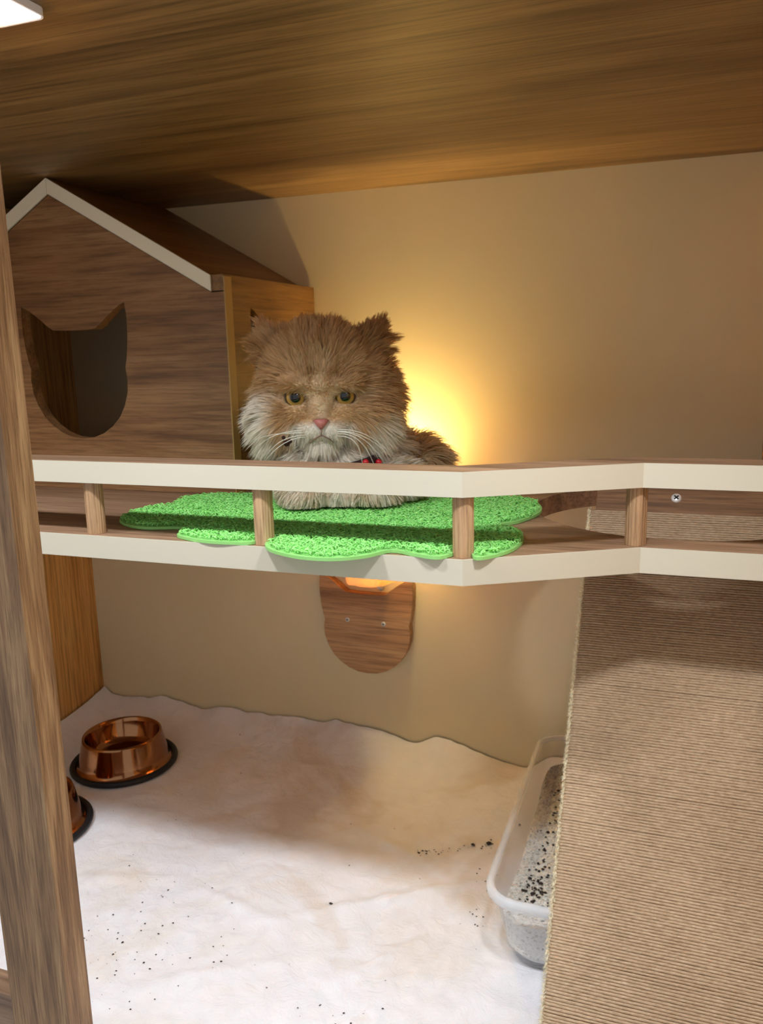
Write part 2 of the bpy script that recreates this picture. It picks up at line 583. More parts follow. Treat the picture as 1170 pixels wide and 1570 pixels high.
for a in (45, -45):
    b2 = bmesh.new()
    box(b2, -0.0034, 0.0034, -0.0008, 0.0008, 0.0012, 0.0023)
    bmesh.ops.rotate(b2, verts=b2.verts, matrix=Matrix.Rotation(math.radians(a), 3, 'Z'))
    bmesh.ops.transform(b2, matrix=mrot.to_4x4(), verts=b2.verts)
    bmesh.ops.translate(b2, verts=b2.verts, vec=sp)
    me = bpy.data.meshes.new('tmp'); b2.to_mesh(me); b2.free(); bm.from_mesh(me); bpy.data.meshes.remove(me)
e = obj('cross_slot', bm, M['dark'], s)
e.matrix_parent_inverse = Matrix.Identity(4)


def m_sisal():
    m, nt, b = newmat('sisal_rope')
    geo = N(nt, 'ShaderNodeNewGeometry')
    mp = N(nt, 'ShaderNodeMapping')
    mp.inputs['Scale'].default_value = (170, 800, 800)
    mp.inputs['Rotation'].default_value = (0, 0, 0.0)
    nt.links.new(geo.outputs['Position'], mp.inputs['Vector'])
    n = noise_node(nt, mp.outputs[0], 1.0, 4, 0.7)
    c = ramp_node(nt, [(0.25, lin(160, 134, 106)), (0.5, lin(198, 170, 138)), (0.75, lin(224, 202, 170))], n)
    n2 = noise_node(nt, geo.outputs['Position'], 6, 3)
    c2 = ramp_node(nt, [(0.35, (0.82, 0.8, 0.78, 1)), (0.65, (1, 1, 1, 1))], n2)
    nt.links.new(mix(nt, 1.0, c, c2, 'MULTIPLY'), b.inputs['Base Color'])
    b.inputs['Roughness'].default_value = 0.85
    b.inputs['Specular IOR Level'].default_value = 0.2
    bump(nt, b, n, 0.5, 0.0008)
    return m


M['sisal'] = m_sisal()
PITCH = 0.0029
nw = int((S_TOP - 0.012) / PITCH)
V, F = [], []
for i in range(nw):
    s0 = 0.014 + i * PITCH
    nseg = 26
    ph = random.uniform(0, 50)
    lift = random.gauss(0, 0.00022)
    path = []
    # wraps: back edge -> round the left edge -> across the face -> round the right edge
    path.append((RX0 + 0.004, -0.003 - th - 0.001))
    path.append((RX0 - 0.0002, -0.003 - th * 0.8))
    path.append((RX0 - 0.0002, -0.0080))
    path.append((RX0 + 0.0016, -0.0034))
    path.append((RX0 + 0.0046, -0.0018))
    for k in range(nseg + 1):
        path.append((RX0 + 0.009 + (RX1 - RX0 - 0.013) * k / nseg, -0.0012))
    path.append((RX1 - 0.0008, -0.0022))
    path.append((RX1, -0.008))
    path.append((RX1 - 0.002, -0.003 - th - 0.0005))
    ns = 5
    base = len(V)
    for k, (x, w) in enumerate(path):
        ds = 0.00022 * noise.noise((x * 30, ph, 0.3)) + 0.00010 * noise.noise((x * 160, ph, 7.3))
        rr_ = 0.0015 * (1 + 0.16 * noise.noise((x * 220, ph, 2.0)))
        t = Vector((1, 0)) if 4 < k < len(path) - 3 else Vector((0.6, 0.8 if k <= 4 else -0.8))
        nx, nwv = -t.y, t.x
        for q in range(ns):
            a = 2 * math.pi * q / ns
            V.append(rpt(x + nx * rr_ * math.cos(a), s0 + ds + rr_ * math.sin(a), w + lift + nwv * rr_ * math.cos(a)))
    for k in range(len(path) - 1):
        for q in range(ns):
            a, b_ = base + k * ns + q, base + k * ns + (q + 1) % ns
            F.append((a, b_, b_ + ns, a + ns))
# loose fibres along the edge and over the face
for i in range(1500):
    edge = i < 950
    x = RX0 - 0.0015 + random.uniform(0, 0.004) if edge else random.uniform(RX0, RX1)
    s_ = random.uniform(0.02, S_TOP)
    p = Vector(rpt(x, s_, random.uniform(-0.012, 0.0) if edge else 0.0008))
    d = Vector((-1.0 if edge else random.uniform(-1, 1), random.uniform(-0.8, 0.8), random.uniform(-0.9, 0.9))) + rn * random.uniform(-0.2, 0.7) * (1 if edge else 0.25)
    d.normalize()
    ln = random.choice((0.003, 0.004, 0.005, 0.008)) if edge else random.uniform(0.002, 0.005)
    sd = d.cross(Vector((0.3, 0.9, 0.2))).normalized() * 0.00014
    b0 = len(V)
    V += [tuple(p - sd), tuple(p + sd), tuple(p + d * ln + rd * random.uniform(-0.001, 0.001))]
    F.append((b0, b0 + 1, b0 + 2))
me = bpy.data.meshes.new('sisal_wrap')
me.from_pydata(V, [], F)
o = mobj('sisal_wrap', me, M['sisal'], ramp_o, True)
o['kind'] = 'stuff'

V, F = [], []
for i in range(6500):  # dense edge fibres; their pale colour stands for light catching the rope edge
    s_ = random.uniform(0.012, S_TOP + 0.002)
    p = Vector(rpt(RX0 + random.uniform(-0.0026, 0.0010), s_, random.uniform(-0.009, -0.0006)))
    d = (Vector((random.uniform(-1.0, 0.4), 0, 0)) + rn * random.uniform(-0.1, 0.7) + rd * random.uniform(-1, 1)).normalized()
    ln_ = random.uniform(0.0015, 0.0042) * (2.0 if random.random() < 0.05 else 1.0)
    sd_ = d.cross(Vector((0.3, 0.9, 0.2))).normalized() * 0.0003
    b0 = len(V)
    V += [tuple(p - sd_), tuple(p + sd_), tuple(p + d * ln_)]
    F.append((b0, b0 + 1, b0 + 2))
me = bpy.data.meshes.new('lit_edge_fibres')
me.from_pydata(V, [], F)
o = mobj('lit_edge_fibres', me, plain('lit_fibre', lin(250, 240, 206), 0.7), ramp_o)
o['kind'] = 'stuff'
o['label'] = 'frayed fibres along the rope edge, coloured pale for the light caught there'

# ------------------------------------------------------------------ white sheet on the floor
fb = lambda x, y, s, z=0.0: noise.fractal((x * s, y * s, z), 0.9, 2.0, 4)


def sheet_height(x, y):
    h = 0.0045 + 0.0022 * fb(x, y, 7) + 0.0012 * fb(x, y, 22, 3.0) + 0.0026 * max(0.0, 0.32 - abs(noise.noise((x * 11 + 0.02 * math.sin(y * 60), y * 9, 8.0)))) / 0.32 * max(0.0, 0.5 + noise.noise((x * 4, y * 4, 2.0)))
    # long soft folds
    for (x0, y0, x1, y1, hh, wd_) in ((-0.48, 0.80, -0.20, 0.98, 0.006, 0.010), (-0.60, 0.84, -0.42, 0.80, 0.004, 0.009), (-0.36, 0.72, -0.25, 0.86, 0.004, 0.011), (-0.82, 0.78, -0.60, 0.86, 0.003, 0.012), (-0.45, 1.04, -0.28, 0.97, 0.005, 0.012), (-0.56, 0.66, -0.40, 0.76, 0.004, 0.012)):
        ax, ay = x1 - x0, y1 - y0
        t = max(0, min(1, ((x - x0) * ax + (y - y0) * ay) / (ax * ax + ay * ay)))
        d = math.hypot(x - x0 - ax * t, y - y0 - ay * t) + 0.006 * noise.noise((x * 40, y * 40, 1))
        h += hh * math.exp(-(d / wd_) ** 2) * math.sin(math.pi * min(max(t, 0.05), 0.95))
    # crumpled where it meets the back wall
    e = max(0.0, (y - 1.205) / 0.09)
    h += e ** 1.6 * (0.026 + 0.012 * math.sin(x * 9 + 1.0) + 0.024 * fb(x, 0.3, 5) + 0.005 * noise.noise((x * 18, y * 30, 5)))
    e2 = max(0.0, (-1.055 - x) / 0.045)
    h += e2 ** 1.5 * 0.022
    # pressed flat under the bowls, the tray and the ramp
    for bx, by, br in ((-0.905, 1.10, 0.10), (-0.915, 0.885, 0.10)):
        d = math.hypot(x - bx, y - by)
        if d < br + 0.03:
            k = max(0.0, (d - br) / 0.03)
            h = 0.003 * (1 - k) + h * k
    k = max(0.0, min(1.0, max((-0.175 - x), (0.84 - y), (y - 1.215)) / 0.03 + 0.2))
    if x > -0.21 and y > 0.6:
        h = 0.003 * (1 - k) + h * k
    if x > -0.125 and y < 0.72:
        h = 0.002
    return max(0.0012, h)


nx, ny = 400, 270
X0, X1, Y0, Y1 = XL + 0.004, XR - 0.004, 0.505, 1.2965
V, F = [], []
for j in range(ny + 1):
    for i in range(nx + 1):
        x = X0 + (X1 - X0) * i / nx
        y = Y0 + (Y1 - Y0) * j / ny
        V.append((x, y, sheet_height(x, y)))
for j in range(ny):
    for i in range(nx):
        a = j * (nx + 1) + i
        F.append((a, a + 1, a + nx + 2, a + nx + 1))


def m_sheet():
    m, nt, b = newmat('white_sheet')
    geo = N(nt, 'ShaderNodeNewGeometry')
    P = geo.outputs['Position']
    n = noise_node(nt, P, 5.0, 5, 0.6, 0.4)
    c = ramp_node(nt, [(0.30, lin(236, 226, 214)), (0.48, lin(243, 240, 240)), (0.7, lin(246, 245, 249))], n)
    # faint dried stains with soft edges
    n2 = noise_node(nt, P, 3.1, 4, 0.6, 0.8)
    st = ramp_node(nt, [(0.56, (1, 1, 1, 1)), (0.64, lin(240, 230, 216))], n2)
    c = mix(nt, 0.8, c, st, 'MULTIPLY')
    nt.links.new(c, b.inputs['Base Color'])
    b.inputs['Roughness'].default_value = 0.8
    b.inputs['Specular IOR Level'].default_value = 0.2
    mu = noise_node(nt, P, 38, 8, 0.68, 0.9)
    bump(nt, b, mu, 0.8, 0.005)
    return m


me = bpy.data.meshes.new('floor_sheet')
me.from_pydata(V, [], F)
sheet = mobj('floor_sheet', me, m_sheet(), None, True)
tag(sheet, 'wrinkled white sheet spread over the enclosure floor', 'sheet')

# crumbs on the sheet
V, F = [], []


def crumb(x, y, z, r, V=V, F=F):
    b0 = len(V)
    a0 = random.uniform(0, 6.28)
    sx, sy = random.uniform(0.7, 1.3), random.uniform(0.6, 1.2)
    V.append((x, y, z + r * 0.9))
    for k in range(5):
        a = a0 + k * 1.2566
        V.append((x + r * sx * math.cos(a), y + r * sy * math.sin(a), z + random.uniform(0, 0.3) * r))
    V.append((x, y, z - r * 0.4))
    for k in range(5):
        F.append((b0, b0 + 1 + k, b0 + 1 + (k + 1) % 5))
        F.append((b0 + 6, b0 + 1 + (k + 1) % 5, b0 + 1 + k))


for cx, cy, sx, sy, n, r in ((-0.60, 0.73, 0.07, 0.035, 45, 0.0011), (-0.63, 0.66, 0.05, 0.03, 55, 0.0010), (-0.28, 0.69, 0.06, 0.03, 25, 0.001), (-0.215, 0.90, 0.012, 0.05, 18, 0.0011),
                             (-0.5, 0.9, 0.4, 0.25, 60, 0.0009), (-0.64, 0.84, 0.05, 0.03, 14, 0.0010)):
    for i in range(n):
        x, y = random.gauss(cx, sx), random.gauss(cy, sy)
        if X0 + 0.02 < x < -0.2 and 0.6 < y < 1.27 and math.hypot(x + 0.905, y - 1.1) > 0.11 and math.hypot(x + 0.915, y - 0.885) > 0.11:
            crumb(x, y, sheet_height(x, y) + 0.0003, r * random.uniform(0.35, 1.5))
for i in range(34):   # a trail of crumbs near the tray
    t = random.random()
    x, y = -0.33 + 0.105 * t + random.gauss(0, 0.004), 1.00 + 0.055 * t + random.gauss(0, 0.004)
    crumb(x, y, sheet_height(x, y) + 0.0004, random.uniform(0.0006, 0.0018))
for x, y, r in ((-0.234, 1.055, 0.0042), (-0.255, 1.045, 0.0038), (-0.20, 1.115, 0.003), (-0.985, 1.20, 0.003), (-0.40, 0.86, 0.0026)):
    crumb(x, y, sheet_height(x, y) + 0.001, r)
me = bpy.data.meshes.new('crumbs')
me.from_pydata(V, [], F)
o = mobj('crumbs', me, plain('dark_crumbs', lin(52, 40, 32), 0.8, 0, 0, 0, 0.0))
tag(o, 'dark crumbs of litter scattered over the white sheet', 'crumbs', None, 'stuff')


# ------------------------------------------------------------------ bowls
def bowl(cx, cy, z0, label):
    t = thing('pet_bowl', label, 'bowl', (cx, cy, z0), 'copper-coloured pet bowls on the sheet')
    prof = [(0.0865, 0.006), (0.080, 0.010), (0.0775, 0.014), (0.076, 0.020), (0.0685, 0.054), (0.0675, 0.0575), (0.0655, 0.0585), (0.0635, 0.057),
            (0.0615, 0.050), (0.056, 0.026), (0.050, 0.0195), (0.040, 0.0175), (0.020, 0.017), (0.0002, 0.017)]
    bm, _ = lathe(bmesh.new(), [(r, z + z0) for r, z in prof], cx, cy, 72)
    obj('shell', bm, M['copper'], t, True)
    ring = [(0.0875 + 0.0052 * math.cos(a), z0 + 0.0055 + 0.0052 * math.sin(a)) for a in [2 * math.pi * k / 14 for k in range(14)]]
    bm, _ = lathe(bmesh.new(), ring, cx, cy, 72, True)
    obj('rubber_ring', bm, M['black_rubber'], t, True)
    return t


bowl(-0.905, 1.10, 0.0035, 'copper-coloured pet bowl with black rubber ring, whole, in the back left corner')
bowl(-0.915, 0.882, 0.0035, 'copper-coloured pet bowl mostly hidden behind the front post')

# ------------------------------------------------------------------ litter tray
m, nt, b = newmat('clear_plastic')
b.inputs['Base Color'].default_value = (0.92, 0.94, 0.96, 1)
b.inputs['Roughness'].default_value = 0.18
tr = N(nt, 'ShaderNodeBsdfTransparent')
tr.inputs[0].default_value = (0.97, 0.97, 0.98, 1)
mx = N(nt, 'ShaderNodeMixShader')
lw = N(nt, 'ShaderNodeLayerWeight')
lw.inputs[0].default_value = 0.35
mr = N(nt, 'ShaderNodeMapRange')
mr.inputs[3].default_value = 0.07
mr.inputs[4].default_value = 0.30
nt.links.new(lw.outputs['Facing'], mr.inputs[0])
nt.links.new(mr.outputs[0], mx.inputs[0])
nt.links.new(tr.outputs[0], mx.inputs[1]); nt.links.new(b.outputs[0], mx.inputs[2])
nt.links.new(mx.outputs[0], nt.nodes['Material Output'].inputs[0])
M['clear'] = m
TX0, TX1, TY0, TY1 = -0.190, 0.098, 0.806, 1.236
ZT = 0.0045


def rrect(x0, x1, y0, y1, r, n=9):
    p = []
    for cx, cy, a0 in ((x1 - r, y1 - r, 0), (x0 + r, y1 - r, 90), (x0 + r, y0 + r, 180), (x1 - r, y0 + r, 270)):
        for k in range(n):
            a = math.radians(a0 + 90 * k / (n - 1))
            p.append((cx + r * math.cos(a), cy + r * math.sin(a)))
    return p


def ring_mesh(spec, close_ends):
    bm = bmesh.new()
    rings = []
    for ins, z, r in spec:
        rings.append([bm.verts.new((x, y, z)) for x, y in rrect(TX0 + ins, TX1 - ins, TY0 + ins, TY1 - ins, r)])
    n = len(rings[0])
    for i in range(len(rings) - 1):
        for k in range(n):
            bm.faces.new((rings[i][k], rings[i][(k + 1) % n], rings[i + 1][(k + 1) % n], rings[i + 1][k]))
    if close_ends:
        bm.faces.new(rings[0]); bm.faces.new(rings[-1][::-1])
    return bm


tray = thing('litter_tray', 'clear plastic litter tray on the sheet beside the sisal ramp', 'litter tray', ((TX0 + TX1) / 2, (TY0 + TY1) / 2, ZT))
bm = ring_mesh([(0.036, ZT, 0.03), (0.026, ZT + 0.004, 0.036), (0.021, ZT + 0.014, 0.038), (0.009, ZT + 0.096, 0.034),
                (0.0105, ZT + 0.096, 0.033), (0.0225, ZT + 0.015, 0.037), (0.028, ZT + 0.006, 0.034), (0.038, ZT + 0.002, 0.028)], True)
obj('tub', bm, M['clear'], tray, True)
m, nt, b = newmat('clear_plastic_rim')
b.inputs['Base Color'].default_value = (0.93, 0.95, 0.97, 1)
b.inputs['Roughness'].default_value = 0.2
tr = N(nt, 'ShaderNodeBsdfTransparent')
mx = N(nt, 'ShaderNodeMixShader')
mx.inputs[0].default_value = 0.38
nt.links.new(tr.outputs[0], mx.inputs[1]); nt.links.new(b.outputs[0], mx.inputs[2])
nt.links.new(mx.outputs[0], nt.nodes['Material Output'].inputs[0])
bm = ring_mesh([(0.0085, ZT + 0.0962, 0.034), (0.0085, ZT + 0.099, 0.034), (0.006, ZT + 0.1005, 0.036), (0.001, ZT + 0.0995, 0.040), (0.0, ZT + 0.096, 0.041), (0.0008, ZT + 0.089, 0.040), (0.0025, ZT + 0.089, 0.039), (0.003, ZT + 0.095, 0.039), (0.0085, ZT + 0.0962, 0.034)], False)
obj('rim', bm, m, tray, True)

# cat litter: a bed plus loose grains
bed_in = 0.0245


def bed_z(x, y):
    return ZT + 0.046 + 0.006 * fb(x, y, 9, 2.0) + 0.010 * max(0, (y - 1.06) / 0.15) + 0.006 * math.exp(-((x + 0.115) / 0.03) ** 2) + 0.012 * max(0, (0.93 - y) / 0.1)


V, F = [], []
gx, gy = 70, 110
bx0, bx1, by0, by1 = TX0 + bed_in, TX1 - bed_in, TY0 + bed_in, TY1 - bed_in
cr = 0.034


def inset(x, y):
    # pull grid corners onto the rounded corner of the tub
    for cx, cy, sx, sy in ((bx0 + cr, by0 + cr, -1, -1), (bx1 - cr, by0 + cr, 1, -1), (bx0 + cr, by1 - cr, -1, 1), (bx1 - cr, by1 - cr, 1, 1)):
        dx, dy = (x - cx) * sx, (y - cy) * sy
        if dx > 0 and dy > 0:
            m_ = max(dx, dy)
            l = math.hypot(dx, dy)
            k = m_ / l
            return cx + sx * dx * k, cy + sy * dy * k
    return x, y


def widen(x, y, z):
    # tub walls lean outwards with height
    k = (z - ZT) / 0.082 * 0.010
    cx, cy = (bx0 + bx1) / 2, (by0 + by1) / 2
    return cx + (x - cx) * (1 + k / ((bx1 - bx0) / 2)), cy + (y - cy) * (1 + k / ((by1 - by0) / 2))


for j in range(gy + 1):
    for i in range(gx + 1):
        x, y = inset(bx0 + (bx1 - bx0) * i / gx, by0 + (by1 - by0) * j / gy)
        z = bed_z(x, y) + 0.0012 * random.uniform(-1, 1)
        x, y = widen(x, y, z)
        V.append((x, y, z))
for j in range(gy):
    for i in range(gx):
        a = j * (gx + 1) + i
        F.append((a, a + 1, a + gx + 2, a + gx + 1))
# skirt down to the tub floor
border = [i for i in range(gx + 1)] + [j * (gx + 1) + gx for j in range(1, gy + 1)] + [gy * (gx + 1) + i for i in range(gx - 1, -1, -1)] + [j * (gx + 1) for j in range(gy - 1, 0, -1)]
cxm, cym = (bx0 + bx1) / 2, (by0 + by1) / 2
prev = border
for zl, sh in ((0.030, 1), (0.018, 1), (0.0075, 1)):
    b0 = len(V)
    for bi in border:
        i, j = bi % (gx + 1), bi // (gx + 1)
        x, y = inset(bx0 + (bx1 - bx0) * i / gx, by0 + (by1 - by0) * j / gy)
        x, y = widen(x, y, ZT + zl)
        if zl < 0.01:
            x, y = cxm + (x - cxm) * 0.95, cym + (y - cym) * 0.97
        V.append((x, y, ZT + zl))
    cur = list(range(b0, b0 + len(border)))
    n = len(border)
    for k in range(n):
        F.append((prev[k], cur[k], cur[(k + 1) % n], prev[(k + 1) % n]))
    prev = cur
gi0 = len(F)
for i in range(7000):
    x, y = random.uniform(bx0 + 0.006, bx1 - 0.006), random.uniform(by0 + 0.006, by1 - 0.006)
    x, y = inset(x, y)
    if x > -0.03 and random.random() < 0.8:
        continue
    crumb(x, y, bed_z(x, y) + 0.0006, random.uniform(0.0008, 0.0019), V, F)


def m_litter():
    m, nt, b = newmat('clay_litter')
    geo = N(nt, 'ShaderNodeNewGeometry')
    vo = N(nt, 'ShaderNodeTexVoronoi')
    vo.inputs['Scale'].default_value = 420
    nt.links.new(geo.outputs['Position'], vo.inputs['Vector'])
    c = ramp_node(nt, [(0.0, lin(110, 104, 100)), (0.10, lin(190, 185, 176)), (0.30, lin(236, 233, 222)), (1.0, lin(248, 246, 238))], vo.outputs['Color'])
    # a soiled patch towards the back
    sx = N(nt, 'ShaderNodeSeparateXYZ')
    nt.links.new(geo.outputs['Position'], sx.inputs[0])
    mr = N(nt, 'ShaderNodeMapRange')
    mr.inputs[1].default_value = 1.07
    mr.inputs[2].default_value = 1.16
    nt.links.new(sx.outputs['Y'], mr.inputs[0])
    nz = noise_node(nt, geo.outputs['Position'], 45, 4)
    mm = N(nt, 'ShaderNodeMath', operation='MULTIPLY')
    nt.links.new(mr.outputs[0], mm.inputs[0]); nt.links.new(nz, mm.inputs[1])
    c = mix(nt, mm.outputs[0], c, lin(112, 84, 50))
    nt.links.new(c, b.inputs['Base Color'])
    b.inputs['Roughness'].default_value = 0.9
    bump(nt, b, vo.outputs['Distance'], 0.8, 0.002)
    return m


me = bpy.data.meshes.new('cat_litter')
me.from_pydata(V, [], F)
o = mobj('cat_litter', me, m_litter())
tag(o, 'pale grey granular litter filling the clear tray', 'litter', None, 'stuff')
V, F = [], []
for i in range(190):
    r_ = random.random()
    if r_ < 0.40:
        x, y = random.gauss(-0.118, 0.018), random.gauss(1.15, 0.035)
    elif r_ < 0.60:
        x, y = random.gauss(-0.14, 0.010), random.gauss(0.885, 0.012)
    elif r_ < 0.85:
        x, y = random.gauss(-0.142, 0.008), random.uniform(0.88, 1.1)
    else:
        x, y = random.uniform(-0.15, -0.08), random.uniform(0.87, 1.2)
    if bx0 + 0.008 < x < bx1 and by0 + 0.008 < y < by1 - 0.01:
        x, y = inset(x, y)
        crumb(x, y, bed_z(x, y) + 0.0018, random.uniform(0.0012, 0.0027), V, F)
me = bpy.data.meshes.new('dark_grains')
me.from_pydata(V, [], F)
o = mobj('dark_grains', me, plain('dark_grain', lin(46, 36, 30), 0.8))
tag(o, 'dark soiled grains lying on the pale litter in the tray', 'litter grains', None, 'stuff')

# ------------------------------------------------------------------ green mat
mat_pts = [(-0.640, 0.812), (-0.612, 0.782), (-0.575, 0.770), (-0.536, 0.780), (-0.520, 0.757), (-0.511, 0.742), (-0.474, 0.7285), (-0.436, 0.7285), (-0.416, 0.734), (-0.4065, 0.760), (-0.397, 0.728), (-0.376, 0.706), (-0.339, 0.691),
           (-0.305, 0.693), (-0.279, 0.711), (-0.262, 0.738), (-0.235, 0.729), (-0.208, 0.725), (-0.191, 0.760), (-0.174, 0.730), (-0.150, 0.764), (-0.145, 0.814), (-0.158, 0.856), (-0.182, 0.878), (-0.166, 0.905), (-0.152, 0.955), (-0.157, 1.000), (-0.178, 1.038),
           (-0.225, 1.052), (-0.27, 1.040), (-0.305, 1.060), (-0.355, 1.068), (-0.40, 1.045), (-0.44, 1.062), (-0.49, 1.062), (-0.532, 1.03), (-0.552, 0.992), (-0.60, 0.985), (-0.636, 0.950), (-0.630, 0.905), (-0.645, 0.87)]
mat_out = catmull(mat_pts, 5)


def inside(poly, x, y):
    c = False
    n = len(poly)
    j = n - 1
    for i in range(n):
        xi, yi = poly[i]
        xj, yj = poly[j]
        if (yi > y) != (yj > y) and x < (xj - xi) * (y - yi) / (yj - yi) + xi:
            c = not c
        j = i
    return c


mat_o = thing('cloud_mat', 'bright green cloud-shaped looped mat on the shelf under the cat', 'mat', (-0.4, 0.88, SH_T))
M['green_rim'] = plain('green_mat_backing', lin(146, 210, 118), 0.5, 0, 300, 0.1)
bm = prism(bmesh.new(), [mat_out], lambda u, v, w: (u, v, SH_T + 0.0006 + w), 0.0032)
obj('backing', bm, M['green_rim'], mat_o)
m, nt, b = newmat('green_loops')
geo = N(nt, 'ShaderNodeNewGeometry')
n_ = noise_node(nt, geo.outputs['Position'], 220, 3)
nt.links.new(ramp_node(nt, [(0.3, lin(138, 230, 108)), (0.65, lin(176, 248, 146))], n_), b.inputs['Base Color'])
b.inputs['Roughness'].default_value = 0.45
b.inputs['Subsurface Weight'].default_value = 0.0
mo = np.array(mat_out)
V, F = [], []
cnt = 0
while cnt < 15000:
    x, y = random.uniform(-0.65, -0.14), random.uniform(0.685, 1.072)
    if not inside(mat_out, x, y):
        continue
    if np.min((mo[:, 0] - x) ** 2 + (mo[:, 1] - y) ** 2) < 0.0045 ** 2:
        continue
    cnt += 1
    a = random.uniform(0, math.pi)
    ca, sa = math.cos(a), math.sin(a)
    R = random.uniform(0.0018, 0.0034)
    zt_ = SH_T + 0.0042 + random.uniform(0, 0.0012)
    tilt = random.uniform(-0.9, 0.9)
    b0 = len(V)
    for k in range(5):
        q = math.pi * k / 4
        u, h = R * math.cos(q), R * math.sin(q) * 1.15
        off = h * tilt
        px, py, pz = x + u * ca - off * sa, y + u * sa + off * ca, zt_ + h * 0.9
        for s in range(3):
            aa = 2 * math.pi * s / 3
            rr_ = 0.00062
            V.append((px + rr_ * math.cos(aa) * -sa + rr_ * 0.3 * ca, py + rr_ * math.cos(aa) * ca, pz + rr_ * math.sin(aa)))
    for k in range(4):
        for s in range(3):
            A_, B_ = b0 + k * 3 + s, b0 + k * 3 + (s + 1) % 3
            F.append((A_, B_, B_ + 3, A_ + 3))
me = bpy.data.meshes.new('loop_pile')
me.from_pydata(V, [], F)
o = mobj('loop_pile', me, m, mat_o, True)
o['kind'] = 'stuff'

# ------------------------------------------------------------------ cat
EYE = Vector((-0.415, 0.92, 0.661))          # point between the eyes
AZI = math.radians(24)
cR = Vector((math.cos(AZI), math.sin(AZI), 0))
cU = Vector((0, 0, 1))
cF = Vector((math.sin(AZI), -math.cos(AZI), 0))
LM = np.array([[cR.x, cR.y, cR.z], [cU.x, cU.y, cU.z], [cF.x, cF.y, cF.z]])   # rows: local axes


def loc2w(p):
    """local millimetres (right, up, forward) -> world"""
    p = np.asarray(p, float) / 1000.0
    return p @ LM + np.array(EYE)


cat = thing('cat', 'fluffy cream and ginger long-haired cat crouching on the green mat facing the viewer', 'cat', (-0.43, 1.0, SH_T + 0.008))

blobs = [  # right, up, forward, radii
    (0, 18, -62, 66, 66, 60), (0, 38, -54, 54, 46, 46), (38, 2, -70, 56, 62, 50), (-14, 4, -74, 60, 58, 46),
    (-40, -30, -50, 40, 34, 44), (44, -30, -52, 44, 38, 44),
    (-12, -41, -7, 17, 13.5, 15), (12, -41, -7, 17, 13.5, 15), (0, -17, -11, 13, 22, 13), (0, -58, -15, 17, 12, 15),
    (-27, 15, -13, 21, 8, 14), (27, 15, -13, 21, 8, 14), (0, 14, -13, 20, 12, 14),
    (-30, -22, -18, 20, 14, 14), (30, -22, -18, 20, 14, 14),
    (0, -58, -85, 58, 52, 52), (4, -88, -66, 64, 44, 52),
    (24, -74, -150, 74, 56, 92), (44, -76, -225, 76, 52, 62),
    (26, -106, -75, 84, 24, 74), (-26, -112, -10, 30, 17, 42), (44, -112, -8, 30, 17, 40),
    (-22, -117, 16, 28, 13, 20), (22, -116, 12, 30, 13, 20), (62, -118, 22, 30, 12, 20), (92, -112, -20, 40, 18, 36),
    (84, -84, -150, 40, 40, 60), (112, -96, -225, 30, 26, 40), (138, -94, -180, 22, 22, 34), (146, -96, -135, 18, 18, 30),
    # ears
    (-50, 58, -58, 26, 18, 13), (-61, 74, -59, 18, 15, 8), (-69, 85, -60, 11, 11, 5.5), (-74, 92, -61, 6, 7, 4),
    (56, 58, -58, 28, 18, 13), (69, 74, -59, 20, 16, 8), (78, 84, -60, 12, 11, 5.5), (84, 91, -61, 6, 7, 4),
]
bm = bmesh.new()
for (r, u, f, a, b_, c) in blobs:
    m4 = Matrix.Translation((r, u, f)) @ Matrix.Diagonal((a, b_, c, 1))
    bmesh.ops.create_icosphere(bm, subdivisions=3, radius=1.0, matrix=m4)
me = bpy.data.meshes.new('tmp_cat')
bm.to_mesh(me)
bm.free()
tmp = bpy.data.objects.new('tmp_cat', me)
COL.objects.link(tmp)
md = tmp.modifiers.new('r', 'REMESH')
md.mode = 'VOXEL'
md.voxel_size = 3.0
md = tmp.modifiers.new('s', 'SMOOTH')
md.factor = 0.5
md.iterations = 7
dg = bpy.context.evaluated_depsgraph_get()
body = bpy.data.meshes.new_from_object(tmp.evaluated_get(dg))
bpy.data.objects.remove(tmp)
body.name = 'body'
nv = len(body.vertices)
co = np.empty(nv * 3)
body.vertices.foreach_get('co', co)
co = co.reshape(-1, 3)
EYES = [(-30.5, 0.0), (31.0, 0.0)]


def eye_d(P, s=1.0):
    """elliptic distance to the nearer eye, slanted a little like a frown (1 = lid edge)"""
    out = np.full(len(P), 9.0)
    for ex, eu in EYES:
        sg = -1 if ex < 0 else 1
        dx, du = P[:, 0] - ex, P[:, 1] - eu
        t = math.radians(11) * sg
        x2, u2 = dx * math.cos(t) + du * math.sin(t), -dx * math.sin(t) + du * math.cos(t)
        d = np.sqrt((x2 / (13.0 * s)) ** 2 + (u2 / np.where(u2 > 0, 5.0 * s, 7.6 * s)) ** 2)
        out = np.minimum(out, d)
    return np.where(P[:, 2] > -48, out, 9.0)


ed = eye_d(co)
sock = np.clip((1.12 - ed) / 0.35, 0, 1)
co[:, 2] -= 15 * sock
flat_z = -(EYE.z - (SH_T + 0.0105)) * 1000
co[:, 1] = np.maximum(co[:, 1], flat_z)      # rests flat on the mat


def sstep(a, b, x):
    t = np.clip((x - a) / (b - a), 0, 1)
    return t * t * (3 - 2 * t)


def npnoise(P, s, seed):
    return np.array([noise.noise((p[0] * s + seed, p[1] * s, p[2] * s)) for p in P])


C_OR = np.array(lin(218, 180, 130)[:3]); C_DK = np.array(lin(194, 148, 98)[:3])
C_CR = np.array(lin(234, 208, 170)[:3]); C_WH = np.array(lin(242, 234, 218)[:3]); C_PK = np.array(lin(222, 176, 156)[:3])


